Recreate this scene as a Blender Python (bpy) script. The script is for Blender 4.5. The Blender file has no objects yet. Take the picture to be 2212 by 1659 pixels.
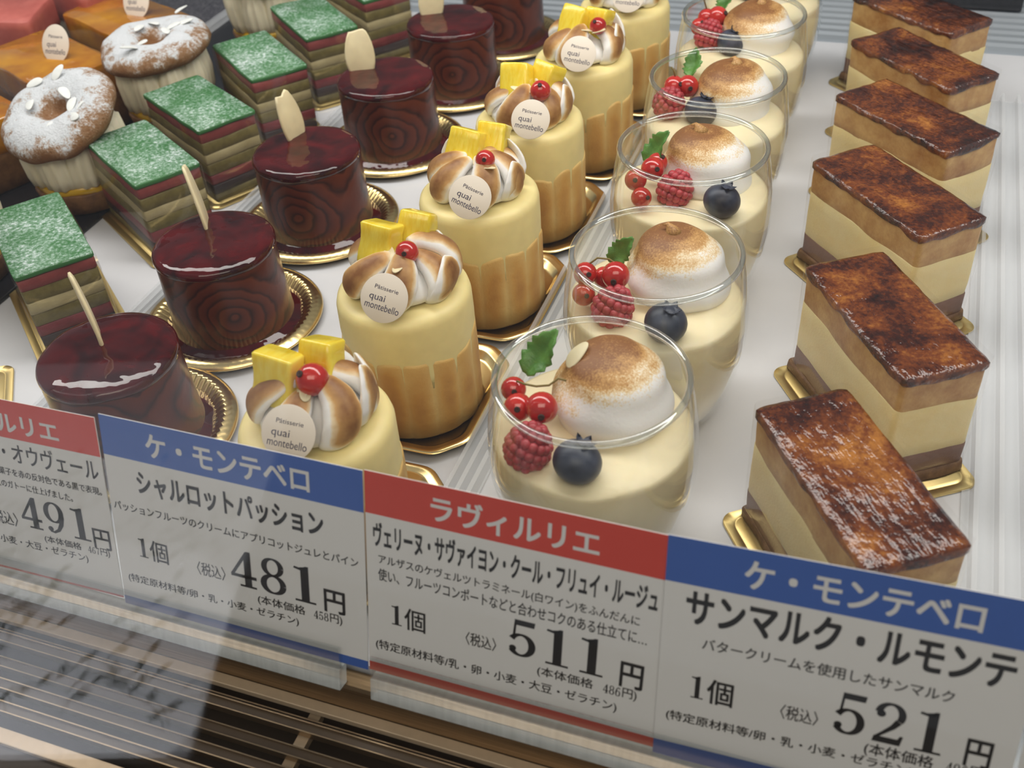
import bpy, bmesh, math, random
from mathutils import Vector, Matrix, noise, Euler
C = bpy.context.scene.collection
S = 0.01                       # everything below is written in centimetres
PI = math.pi
# ------------------------------------------------------------------ camera
sc = bpy.context.scene
cd = bpy.data.cameras.new('camera'); cam = bpy.data.objects.new('camera', cd); C.objects.link(cam)
def set_cam(yaw, pitch, roll, loc, fpx):
    ca, sa, cb, sb, cc, ss = math.cos(yaw), math.sin(yaw), math.cos(pitch), math.sin(pitch), math.cos(roll), math.sin(roll)
    fwd = Vector((sa*cb, ca*cb, -sb)); right = Vector((ca, -sa, 0)); up = right.cross(fwd)
    r2 = cc*right + ss*up; u2 = -ss*right + cc*up
    m = Matrix((r2, u2, -fwd)).transposed().to_4x4(); m.translation = Vector(loc)*S
    cam.matrix_world = m
    cd.sensor_fit = 'HORIZONTAL'; cd.sensor_width = 36; cd.lens = 36*fpx/2212
set_cam(-0.39266, 0.69956, -0.0823, (11.1886, -19.6637, 27.2983), 2270.8)
cd.clip_start = 0.002; cd.clip_end = 30
cd.dof.use_dof = True; cd.dof.focus_distance = 0.40; cd.dof.aperture_fstop = 18
sc.camera = cam
# ------------------------------------------------------------------ light and exposure
sc.view_settings.view_transform = 'Standard'; sc.view_settings.look = 'None'; sc.view_settings.gamma = 1
sc.view_settings.exposure = 0.0
w = bpy.data.worlds.new('world'); sc.world = w; w.use_nodes = True
w.node_tree.nodes['Background'].inputs[0].default_value = (0.88, 0.93, 1.0, 1)
w.node_tree.nodes['Background'].inputs[1].default_value = 0.24
def area(name, loc, target, sx, sy, power, col, spread=180):
    l = bpy.data.lights.new(name, 'AREA'); l.shape = 'RECTANGLE'; l.size = sx*S; l.size_y = sy*S; l.energy = power; l.color = col
    o = bpy.data.objects.new(name, l); C.objects.link(o); o.location = Vector(loc)*S
    o.rotation_euler = (Vector(target)-Vector(loc)).to_track_quat('-Z', 'Y').to_euler(); l.spread = math.radians(spread); return o
area('case_lamp', (-8, 26, 50), (-8, 20, 0), 130, 13, 4.3, (1.0, 0.97, 0.93))
area('board_fill_light', (-75, -45, 95), (-62, -80, -35), 60, 60, 9.5, (0.92, 0.95, 1.0), 50)  # added out-of-view fill, aimed at the vine board to brighten its reflection
area('shop_ceiling_light', (25, -75, 120), (0, 10, 0), 120, 60, 7.5, (1.0, 0.89, 0.75))
sc.cycles.max_bounces = 10; sc.cycles.transparent_max_bounces = 24; sc.cycles.diffuse_bounces = 3
sc.cycles.glossy_bounces = 4; sc.cycles.transmission_bounces = 8
sc.cycles.caustics_reflective = False; sc.cycles.caustics_refractive = False; sc.cycles.sample_clamp_indirect = 3.0
sc.cycles.use_denoising = True

# ------------------------------------------------------------------ materials
class N:
    def __init__(s, name):
        s.m = bpy.data.materials.new(name); s.m.use_nodes = True; s.t = s.m.node_tree
        s.b = s.t.nodes['Principled BSDF']; s.out = s.t.nodes['Material Output']; s._co = None
    def n(s, typ, **kw):
        x = s.t.nodes.new(typ)
        for k, v in kw.items(): setattr(x, k, v)
        return x
    def l(s, a, b): s.t.links.new(a, b)
    def co(s):                                   # object coordinates in centimetres
        if s._co is None:
            tc = s.n('ShaderNodeTexCoord'); v = s.n('ShaderNodeVectorMath', operation='SCALE'); v.inputs['Scale'].default_value = 100
            s.l(tc.outputs['Object'], v.inputs[0]); s._co = v.outputs[0]
        return s._co
    def scaled(s, vec3):
        v = s.n('ShaderNodeVectorMath', operation='MULTIPLY'); s.l(s.co(), v.inputs[0]); v.inputs[1].default_value = vec3; return v.outputs[0]
    def noise(s, scale, detail=3, rough=0.55, vec=None, dist=0.0):
        x = s.n('ShaderNodeTexNoise', noise_dimensions='4D'); x.inputs['Scale'].default_value = scale; x.inputs['Detail'].default_value = detail
        x.inputs['Roughness'].default_value = rough; x.inputs['Distortion'].default_value = dist
        s.l(vec or s.co(), x.inputs['Vector'])
        oi = s.n('ShaderNodeObjectInfo'); mm = s.n('ShaderNodeMath', operation='MULTIPLY'); mm.inputs[1].default_value = 37
        s.l(oi.outputs['Random'], mm.inputs[0]); s.l(mm.outputs[0], x.inputs['W'])
        return x.outputs[0]
    def ramp(s, fac, stops, interp='LINEAR'):
        r = s.n('ShaderNodeValToRGB'); r.color_ramp.interpolation = interp; e = r.color_ramp.elements
        while len(e) < len(stops): e.new(0.5)
        for i, (p, c) in enumerate(stops): e[i].position = p; e[i].color = (*c, 1) if len(c) == 3 else c
        s.l(fac, r.inputs[0]); return r.outputs[0]
    def math(s, op, a, b=None, c=None):
        x = s.n('ShaderNodeMath', operation=op)
        for i, v in enumerate((a, b, c)):
            if v is None: continue
            if isinstance(v, (int, float)): x.inputs[i].default_value = v
            else: s.l(v, x.inputs[i])
        return x.outputs[0]
    def mix(s, fac, a, b):
        x = s.n('ShaderNodeMix', data_type='RGBA')
        for i, v in ((0, fac), (6, a), (7, b)):
            if isinstance(v, (int, float)): x.inputs[i].default_value = v
            elif isinstance(v, tuple): x.inputs[i].default_value = (*v, 1)
            else: s.l(v, x.inputs[i])
        return x.outputs[2]
    def col(s, v):
        if isinstance(v, tuple): s.b.inputs['Base Color'].default_value = (*v, 1)
        else: s.l(v, s.b.inputs['Base Color'])
        return s
    def p(s, **kw):
        names = dict(rough='Roughness', metal='Metallic', spec='Specular IOR Level', coat='Coat Weight', coatr='Coat Roughness', sss='Subsurface Weight', trans='Transmission Weight', ior='IOR', sheen='Sheen Weight')
        for k, v in kw.items(): s.b.inputs[names[k]].default_value = v
        if 'sss' in kw:
            s.b.inputs['Subsurface Radius'].default_value = (1, 0.6, 0.35); s.b.inputs['Subsurface Scale'].default_value = 0.003
        return s
    def bump(s, h, strength=0.3, dist=0.05):
        b = s.n('ShaderNodeBump'); b.inputs['Strength'].default_value = strength; b.inputs['Distance'].default_value = dist*S
        s.l(h, b.inputs['Height']); s.l(b.outputs[0], s.b.inputs['Normal']); return s
    def attr(s, name):
        a = s.n('ShaderNodeAttribute'); a.attribute_name = name; return a.outputs['Fac']
    def sep(s):
        x = s.n('ShaderNodeSeparateXYZ'); s.l(s.co(), x.inputs[0]); return x.outputs
def plain(name, c, rough=0.5, var=0.0, scale=2.0, bump=0, bscale=20, bdist=0.03, **kw):
    m = N(name)
    if var:
        lo = tuple(x*(1-var) for x in c); hi = tuple(min(1, x*(1+var)) for x in c)
        m.col(m.ramp(m.noise(scale), [(0.3, lo), (0.7, hi)]))
    else: m.col(c)
    m.p(rough=rough, **kw)
    if bump: m.bump(m.noise(bscale, 4), bump, bdist)
    return m.m
def thin_clear(name, tint, base=0.04, gain=0.8, powr=4.0, rough=0.02):
    m = N(name); t = m.n('ShaderNodeBsdfTransparent'); t.inputs[0].default_value = (*tint, 1)
    g = m.n('ShaderNodeBsdfGlossy'); g.inputs['Roughness'].default_value = rough; g.inputs['Color'].default_value = (1, 1, 1, 1)
    lw = m.n('ShaderNodeLayerWeight'); lw.inputs[0].default_value = 0.5
    f = m.math('ADD', m.math('MULTIPLY', m.math('POWER', lw.outputs['Facing'], powr), gain), base)
    mx = m.n('ShaderNodeMixShader'); m.l(f, mx.inputs[0]); m.l(t.outputs[0], mx.inputs[1]); m.l(g.outputs[0], mx.inputs[2])
    m.l(mx.outputs[0], m.out.inputs[0]); return m.m
MT = {}
MT['shelf'] = plain('white shelf', (0.69, 0.69, 0.71), 0.25, 0.04, 0.3)
MT['paper'] = plain('card paper', (0.74, 0.72, 0.69), 0.6)
MT['blue'] = plain('blue print', (0.045, 0.115, 0.40), 0.5)
MT['red'] = plain('red print', (0.60, 0.055, 0.032), 0.5)
MT['print_white'] = plain('white lettering', (0.72, 0.70, 0.68), 0.6)
MT['ink'] = plain('black ink', (0.020, 0.018, 0.018), 0.5)
MT['tag'] = plain('cream card tag', (0.80, 0.71, 0.60), 0.5)
MT['tag_ink'] = plain('navy tag ink', (0.03, 0.025, 0.07), 0.5)
MT['gold'] = plain('gold foil', (0.83, 0.62, 0.28), 0.24, metal=1.0)
MT['gold_board'] = plain('gold board', (0.86, 0.66, 0.28), 0.38, metal=1.0)
MT['acrylic'] = thin_clear('clear acrylic', (0.95, 0.965, 0.965), 0.10, 0.55, 2.5, 0.08)
MT['glass'] = thin_clear('verrine glass', (0.985, 0.99, 0.985), 0.018, 0.7, 3.5, 0.015)
MT['film'] = thin_clear('clear film', (0.985, 0.985, 0.985), 0.03, 0.4, 5.0, 0.04)
MT['pane'] = thin_clear('front glass', (0.985, 0.99, 0.985), 0.022, 0.9, 5.0, 0.0)
MT['rim'] = thin_clear('glass rim', (0.93, 0.95, 0.94), 0.10, 0.75, 1.6, 0.03)
m = N('frosted acrylic'); t = m.n('ShaderNodeBsdfTransparent'); mx = m.n('ShaderNodeMixShader'); mx.inputs[0].default_value = 0.45
m.col(m.ramp(m.noise(1.5, 3, vec=m.scaled((3, 0.3, 0.3))), [(0.3, (0.62, 0.66, 0.65)), (0.7, (0.80, 0.83, 0.83))])).p(rough=0.15)
m.l(t.outputs[0], mx.inputs[1]); m.l(m.b.outputs[0], mx.inputs[2]); m.l(mx.outputs[0], m.out.inputs[0]); MT['frosted'] = m.m
m = N('ribbed acrylic'); t = m.n('ShaderNodeBsdfTransparent'); mx = m.n('ShaderNodeMixShader'); mx.inputs[0].default_value = 0.34
m.col((0.86, 0.88, 0.90)).p(rough=0.12, spec=0.8)
m.l(t.outputs[0], mx.inputs[1]); m.l(m.b.outputs[0], mx.inputs[2]); m.l(mx.outputs[0], m.out.inputs[0]); MT['ribbed'] = m.m
# creams, sponge
MT['passion'] = plain('passion cream', (0.90, 0.75, 0.34), 0.45, 0.05, 1.5, 0.15, 14, 0.03, sss=0.25)
MT['savayon'] = plain('sabayon cream', (0.93, 0.79, 0.51), 0.42, 0.05, 1.0, 0.25, 2.2, 0.12, sss=0.2)
m = N('ladyfinger'); a = m.attr('toast'); nz = m.noise(1.1, 4); f = m.math('ADD', m.math('MULTIPLY', a, 0.75), m.math('MULTIPLY', nz, 0.5))
m.col(m.ramp(f, [(0.22, (0.80, 0.56, 0.21)), (0.60, (0.66, 0.36, 0.09)), (0.98, (0.38, 0.15, 0.025))])).p(rough=0.6, sss=0.1).bump(m.noise(9, 4), 0.35, 0.06); MT['ladyfinger'] = m.m
def meringue(name, speck):
    m = N(name); a = m.attr('toast'); f = m.math('ADD', a, m.math('MULTIPLY', m.math('SUBTRACT', m.noise(2.2, 4), 0.5), 0.45))
    if speck: f = m.math('ADD', f, m.math('MULTIPLY', m.math('SUBTRACT', m.noise(15, 3, 0.7), 0.5), 0.85))
    m.col(m.ramp(f, [(0.30, (0.90, 0.87, 0.83)), (0.45, (0.84, 0.67, 0.42)), (0.66, (0.58, 0.32, 0.105)), (0.98, (0.24, 0.095, 0.025))])).p(rough=0.5, sss=0.15)
    m.bump(m.noise(8 if speck else 5, 3), 0.25, 0.05); return m.m
MT['rosette'] = meringue('toasted meringue', False); MT['dollop'] = meringue('toasted dollop', True)
m = N('pineapple'); st = m.noise(1.0, 3, vec=m.scaled((7, 1.2, 2)))
m.col(m.ramp(st, [(0.3, (0.84, 0.58, 0.012)), (0.7, (0.92, 0.74, 0.09))])).p(rough=0.22, sss=0.3, coat=0.3).bump(st, 0.4, 0.06); MT['pineapple'] = m.m
m = N('red currant'); m.col(m.ramp(m.noise(1.6, 2), [(0.35, (0.42, 0.012, 0.010)), (0.7, (0.62, 0.035, 0.022))])).p(rough=0.13, sss=0.25, coat=0.6, coatr=0.04); MT['currant'] = m.m
MT['calyx'] = plain('dry calyx', (0.05, 0.025, 0.018), 0.8)
MT['raspberry'] = plain('raspberry', (0.42, 0.045, 0.055), 0.42, 0.25, 2.5, sss=0.2)
m = N('blueberry'); m.col(m.ramp(m.noise(1.4, 4), [(0.35, (0.012, 0.014, 0.028)), (0.75, (0.075, 0.085, 0.125))])).p(rough=0.42); MT['blueberry'] = m.m
m = N('mint leaf'); m.col(m.ramp(m.noise(2.2, 4), [(0.3, (0.05, 0.17, 0.022)), (0.7, (0.12, 0.30, 0.05))])).p(rough=0.4, sss=0.1).bump(m.noise(5, 3), 0.5, 0.08); MT['mint'] = m.m
MT['stem'] = plain('currant stem', (0.22, 0.16, 0.04), 0.6)
MT['almond'] = plain('almond flake', (0.82, 0.70, 0.44), 0.4, 0.08, 1.5, sss=0.15)
# chocolate cake
m = N('dark red roll'); wv = m.n('ShaderNodeTexWave', wave_type='RINGS', rings_direction='Y', wave_profile='SAW'); mp = m.n('ShaderNodeMapping')
mp.inputs['Location'].default_value = (-0.9, 0, -1.9); m.l(m.co(), mp.inputs[0]); m.l(mp.outputs[0], wv.inputs['Vector'])
wv.inputs['Scale'].default_value = 0.62; wv.inputs['Distortion'].default_value = 7.5; wv.inputs['Detail'].default_value = 3; wv.inputs['Detail Scale'].default_value = 0.8
m.l(m.math('MULTIPLY', m.noise(0.35, 1), 14), wv.inputs['Phase Offset'])
m.col(m.mix(0.8, m.ramp(m.noise(0.7, 3), [(0.3, (0.040, 0.008, 0.006)), (0.75, (0.12, 0.027, 0.013))]), m.ramp(wv.outputs[0], [(0.0, (0.016, 0.003, 0.003)), (0.25, (0.085, 0.016, 0.007)), (0.8, (0.13, 0.027, 0.011)), (1.0, (0.016, 0.003, 0.003))])))
m.p(rough=0.28, spec=0.30).bump(m.noise(1.5, 3), 0.25, 0.1); MT['roll'] = m.m
m = N('dark red glaze'); m.col(m.ramp(m.noise(0.55, 4, dist=1.2), [(0.35, (0.022, 0.0015, 0.002)), (0.75, (0.115, 0.004, 0.005))])).p(rough=0.04, spec=0.5).bump(m.noise(0.75, 2), 0.6, 0.16); MT['glaze'] = m.m
# caramel slice
m = N('burnt caramel'); big = m.noise(0.45, 5, 0.6, dist=0.6); fine = m.noise(6, 4, 0.7)
f = m.math('ADD', m.math('MULTIPLY', big, 0.75), m.math('MULTIPLY', fine, 0.35))
m.col(m.ramp(f, [(0.42, (0.010, 0.003, 0.002)), (0.51, (0.055, 0.011, 0.004)), (0.60, (0.17, 0.042, 0.008)), (0.72, (0.42, 0.16, 0.028))])).p(rough=0.09, spec=0.6)
m.bump(m.math('ADD', m.noise(2.0, 2, vec=m.scaled((0.55, 1.7, 1))), m.math('MULTIPLY', m.noise(6, 3), 0.22)), 1.0, 0.11); MT['caramel'] = m.m
def sponge(name, a, b, sc_=1.0, **kw):
    m = N(name); m.col(m.ramp(m.noise(sc_, 5, 0.65), [(0.32, a), (0.7, b)])).p(rough=0.55, **kw).bump(m.noise(12, 4), 0.4, 0.05); return m.m
MT['sponge_top'] = sponge('soaked sponge', (0.38, 0.155, 0.028), (0.74, 0.46, 0.17), 0.8, sss=0.1)
MT['vanilla'] = sponge('vanilla cream', (0.86, 0.66, 0.29), (0.93, 0.79, 0.44), 0.5, sss=0.2)
MT['choc_cream'] = sponge('chocolate cream', (0.16, 0.075, 0.045), (0.24, 0.125, 0.085), 0.6)
MT['crumb'] = sponge('dark crumb', (0.10, 0.045, 0.015), (0.24, 0.125, 0.05), 2.5)
# green layer cake
m = N('dusted pistachio'); d1 = m.noise(7.0, 3, 0.7); d2 = m.noise(0.5, 2); nrm = m.n('ShaderNodeNewGeometry'); sx = m.n('ShaderNodeSeparateXYZ'); m.l(nrm.outputs['True Normal'], sx.inputs[0])
f = m.math('MULTIPLY', m.math('ADD', d1, m.math('MULTIPLY', m.math('SUBTRACT', d2, 0.5), 0.5)), m.math('GREATER_THAN', sx.outputs[2], 0.7))
m.col(m.ramp(f, [(0.40, (0.040, 0.165, 0.045)), (0.56, (0.22, 0.36, 0.25)), (0.70, (0.62, 0.70, 0.68))])).p(rough=0.55); MT['green'] = m.m
MT['pink'] = sponge('pink jelly', (0.23, 0.045, 0.045), (0.34, 0.075, 0.07), 1.0)
MT['olive'] = sponge('pistachio sponge', (0.12, 0.095, 0.025), (0.23, 0.185, 0.06), 1.6)
MT['pale'] = sponge('pale cream', (0.38, 0.31, 0.15), (0.52, 0.44, 0.24), 0.8)
MT['berry'] = sponge('red berry jelly', (0.13, 0.012, 0.016), (0.25, 0.035, 0.04), 1.0)
MT['dark'] = sponge('dark chocolate', (0.018, 0.010, 0.010), (0.045, 0.022, 0.018), 1.0)
# choux
m = N('sugared choux'); geo = m.n('ShaderNodeNewGeometry'); a = m.attr('toast')
f = m.math('ADD', m.math('ADD', a, m.math('MULTIPLY', m.math('SUBTRACT', m.noise(1.1, 5, 0.7), 0.5), 1.9)), m.math('MULTIPLY', m.math('SUBTRACT', m.noise(9, 3, 0.8), 0.5), 0.7))
m.col(m.ramp(f, [(0.12, (0.27, 0.115, 0.035)), (0.38, (0.36, 0.20, 0.10)), (0.52, (0.62, 0.52, 0.46)), (0.64, (0.82, 0.85, 0.88)), (1.0, (0.88, 0.90, 0.93))])).p(rough=0.75).bump(m.noise(2.2, 6, 0.75), 1.0, 0.28); MT['choux'] = m.m
MT['piped'] = plain('piped cream', (0.84, 0.77, 0.56), 0.5, 0.05, 1.0, sss=0.15)
MT['custard'] = plain('mango custard', (0.62, 0.37, 0.012), 0.2, 0.15, 1.0)
MT['tart'] = sponge('tart shell', (0.11, 0.045, 0.016), (0.28, 0.135, 0.045), 1.5)
MT['dust_almond'] = plain('sugared almond', (0.82, 0.83, 0.80), 0.6, 0.06, 3)
m = N('apricot glaze'); m.col(m.ramp(m.noise(0.5, 4), [(0.32, (0.38, 0.125, 0.005)), (0.7, (0.60, 0.27, 0.012))])).p(rough=0.10, coat=0.8).bump(m.noise(0.8, 3), 0.5, 0.2); MT['apricot'] = m.m
MT['salmon'] = sponge('salmon pink sponge', (0.46, 0.105, 0.085), (0.56, 0.15, 0.12), 1.5)
MT['beige'] = sponge('beige cream', (0.30, 0.26, 0.19), (0.40, 0.35, 0.27), 0.8)
# case
MT['black_tray'] = plain('black tray', (0.018, 0.018, 0.022), 0.25, 0.3, 5)
m = N('granite tray'); m.col(m.ramp(m.noise(6, 3, 0.8), [(0.4, (0.03, 0.03, 0.04)), (0.7, (0.16, 0.155, 0.17))])).p(rough=0.3); MT['granite'] = m.m
MT['steel'] = plain('vent aluminium', (0.60, 0.65, 0.70), 0.4, metal=0.35)
MT['panel'] = plain('grey back panel', (0.13, 0.145, 0.16), 0.4, 0.05, 0.2)
m = N('brushed bronze'); br = m.noise(1.0, 3, vec=m.scaled((0.25, 14, 14)))
m.col(m.ramp(br, [(0.3, (0.20, 0.135, 0.075)), (0.7, (0.34, 0.24, 0.14))])).p(rough=0.34, metal=0.9); MT['bronze'] = m.m
MT['champagne'] = plain('champagne trim', (0.56, 0.42, 0.28), 0.42, 0.06, 3, metal=0.35)
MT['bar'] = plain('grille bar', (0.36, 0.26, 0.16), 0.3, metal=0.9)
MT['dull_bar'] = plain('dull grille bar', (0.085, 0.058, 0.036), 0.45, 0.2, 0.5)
MT['shop_floor'] = plain('shop floor', (0.16, 0.11, 0.075), 0.5, 0.1, 0.1)
MT['board'] = plain('pale board', (0.80, 0.80, 0.83), 0.6)
MT['vine'] = plain('dark vine print', (0.05, 0.055, 0.05), 0.7)
MT['dark_pit'] = plain('dark interior', (0.035, 0.024, 0.016), 0.6)

# ------------------------------------------------------------------ mesh building
class B:
    """vertices and faces of one mesh, in centimetres"""
    def __init__(s): s.v = []; s.f = []; s.m = []; s.a = {}
    def add(s, vs, fs, mi=0, at=None, mat=None):
        o = len(s.v)
        for i, p in enumerate(vs):
            p = Vector(p); s.v.append(mat @ p if mat else p)
            if at is not None: s.a[o+i] = at[i]
        for f in fs: s.f.append([o+i for i in f]); s.m.append(mi)
        return s
def grid_faces(nu, nv, closed_u=False, closed_v=False):
    fs = []
    for i in range(nu if closed_u else nu-1):
        for j in range(nv if closed_v else nv-1):
            a, b = i*nv+j, ((i+1) % nu)*nv+j
            c, d = ((i+1) % nu)*nv+(j+1) % nv, i*nv+(j+1) % nv
            fs.append((a, b, c, d))
    return fs
def lathe(prof, seg=48, rf=None, caps=True):
    """profile [(r, z)] bottom to top; rf(theta, i, r, z) -> (r, z)"""
    vs = []; n = len(prof)
    for k in range(seg):
        t = 2*PI*k/seg
        for i, (r, z) in enumerate(prof):
            if rf: r, z = rf(t, i, r, z)
            vs.append((r*math.cos(t), r*math.sin(t), z))
    fs = grid_faces(seg, n, True)
    if caps:
        fs.append([k*n for k in range(seg)][::-1]); fs.append([k*n+n-1 for k in range(seg)])
    return vs, fs
def tube(path, rad, seg=8):
    path = [Vector(p) for p in path]; n = len(path); vs = []
    for i, p in enumerate(path):
        t = (path[min(i+1, n-1)]-path[max(i-1, 0)]).normalized()
        u = t.cross(Vector((0.3, 0.2, 1))).normalized(); w_ = t.cross(u)
        r = rad[i] if isinstance(rad, (list, tuple)) else rad
        for k in range(seg):
            a = 2*PI*k/seg; vs.append(p+u*(r*math.cos(a))+w_*(r*math.sin(a)))
    fs = grid_faces(n, seg, False, True); fs.append(list(range(seg))[::-1]); fs.append([(n-1)*seg+k for k in range(seg)])
    return vs, fs
def ball(r, seg=20, rings=12, sq=(1, 1, 1)):
    return lathe([(max(1e-4, r*math.sin(PI*i/rings)), -r*math.cos(PI*i/rings)*sq[2]) for i in range(rings+1)], seg, caps=False)
def box_pts(x0, x1, y0, y1, z0, z1):
    vs = [(x, y, z) for z in (z0, z1) for y in (y0, y1) for x in (x0, x1)]
    return vs, [(0, 2, 3, 1), (4, 5, 7, 6), (0, 1, 5, 4), (2, 6, 7, 3), (0, 4, 6, 2), (1, 3, 7, 5)]
def rrect(hx, hy, r, n=5):
    pts = []
    for cx, cy, a0 in ((hx-r, hy-r, 0), (-hx+r, hy-r, PI/2), (-hx+r, -hy+r, PI), (hx-r, -hy+r, 1.5*PI)):
        for k in range(n+1):
            a = a0+PI/2*k/n; pts.append((cx+r*math.cos(a), cy+r*math.sin(a)))
    return pts
def loft(loops, cap0=True, cap1=True):
    n = len(loops[0]); vs = [p for L in loops for p in L]; fs = grid_faces(len(loops), n, False, True)
    if cap0: fs.append(list(range(n))[::-1])
    if cap1: fs.append([(len(loops)-1)*n+k for k in range(n)])
    return vs, fs
def obj(name, b, mat, parent=None, loc=None, smooth=True, bevel=0, rot=None, sub=0, auto=None):
    me = bpy.data.meshes.new(name)
    me.from_pydata([tuple(Vector(p)*S) for p in b.v], [], b.f)
    for x in (mat if isinstance(mat, (list, tuple)) else [mat]): me.materials.append(MT[x])
    for p, k in zip(me.polygons, b.m): p.material_index = k; p.use_smooth = smooth
    if b.a:
        a = me.attributes.new('toast', 'FLOAT', 'POINT'); a.data.foreach_set('value', [b.a.get(i, 0.0) for i in range(len(b.v))])
    bm = bmesh.new(); bm.from_mesh(me); bmesh.ops.recalc_face_normals(bm, faces=bm.faces)
    if bevel: bmesh.ops.bevel(bm, geom=bm.edges[:], offset=bevel*S, segments=2, profile=0.6, affect='EDGES')
    if auto:
        for e in bm.edges: e.smooth = e.calc_face_angle(3) < math.radians(auto)
    bm.to_mesh(me); bm.free()
    o = bpy.data.objects.new(name, me); C.objects.link(o)
    if parent: o.parent = parent
    if loc is not None: o.location = Vector(loc)*S
    if rot is not None: o.rotation_euler = rot
    if sub:
        md = o.modifiers.new('sub', 'SUBSURF'); md.levels = sub; md.render_levels = sub
    return o
def tag(o, label, cat, group=None, kind=None):
    o['label'] = label; o['category'] = cat
    if group: o['group'] = group
    if kind: o['kind'] = kind
    return o
def thing(name, label, cat, loc, rz=0, group=None):
    o = bpy.data.objects.new(name, None); C.objects.link(o); o.empty_display_size = 0.01
    o.location = Vector(loc)*S; o.rotation_euler = (0, 0, rz); return tag(o, label, cat, group)
def rough_box(hx, hy, z0, z1, n=10, amp=0.04, seed=0, rad=0.25, wob=0.0, nz=4):
    """block with rounded corners whose sides and edges are slightly uneven"""
    loops = []
    out = []
    base = rrect(hx, hy, rad, 4)
    for i in range(len(base)):
        a, c = Vector(base[i]), Vector(base[(i+1) % len(base)]); k = max(1, int((c-a).length/0.45))
        for j in range(k): out.append(a.lerp(c, j/k))
    e = min(0.06, (z1-z0)*0.2)
    zs = [(z0, -e), (z0+e, 0)] + [(z0+e+(z1-z0-2*e)*k/nz, 0) for k in range(1, nz)] + [(z1-e, 0), (z1, -e)]
    for z, ins in zs:
        L = []
        for p in out:
            d = noise.noise(Vector((p.x*0.9+seed, p.y*0.9, z*1.2)))*amp
            q = p*(1+(d+ins)/max(hx, hy))
            zz = z+(noise.noise(Vector((p.x*0.5+seed*3.1, p.y*0.5, z0 if z < (z0+z1)/2 else z1)))*wob)
            L.append((q.x, q.y, zz))
        loops.append(L)
    vs, fs = loft(loops); return vs, fs

# ------------------------------------------------------------------ lettering
def flat_text(body, bold=0.0):
    cu = bpy.data.curves.new('txt', 'FONT'); cu.body = body; cu.resolution_u = 4; cu.align_x = 'LEFT'
    o = bpy.data.objects.new('txt', cu); C.objects.link(o); dg = bpy.context.evaluated_depsgraph_get(); dg.update()
    me = bpy.data.meshes.new_from_object(o.evaluated_get(dg)); vs = [v.co.copy() for v in me.vertices]; fs = [list(p.vertices) for p in me.polygons]
    bpy.data.objects.remove(o); bpy.data.curves.remove(cu); bpy.data.meshes.remove(me)
    if bold:                                     # heavier print: the same glyphs laid down four times, slightly apart
        n = len(vs); f0 = fs; v0 = vs; vs = []; fs = []
        for k, (dx, dy) in enumerate(((-1, -1), (1, -1), (-1, 1), (1, 1))):
            vs += [v+Vector((dx*bold, dy*bold, k)) for v in v0]; fs += [[i+k*n for i in f] for f in f0]
    return vs, fs
def stroke(pts, ws):
    """flat stroke of varying width"""
    vs = []; n = len(pts)
    for i in range(n):
        a, c = pts[max(i-1, 0)], pts[min(i+1, n-1)]; d = Vector((c[0]-a[0], c[1]-a[1])).normalized(); w_ = ws[i]/2
        vs += [(pts[i][0]-d.y*w_, pts[i][1]+d.x*w_, 0), (pts[i][0]+d.y*w_, pts[i][1]-d.x*w_, 0)]
    return vs, [(2*i, 2*i+1, 2*i+3, 2*i+2) for i in range(n-1)]
def poly(*p): return [(x, y, 0) for x, y in p], [tuple(range(len(p)))]
def arc(cx, cy, rx, ry, a0, a1, thick, thin, n=28, ph=0):
    pts = []; ws = []
    for i in range(n+1):
        a = math.radians(a0+(a1-a0)*i/n); pts.append((cx+rx*math.cos(a), cy+ry*math.sin(a))); ws.append(thin+(thick-thin)*abs(math.cos(a+ph))**1.3)
    return stroke(pts, ws)
def dot(x, y, r): return poly(*[(x+r*math.cos(k*PI/8), y+r*math.sin(k*PI/8)) for k in range(16)])
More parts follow.
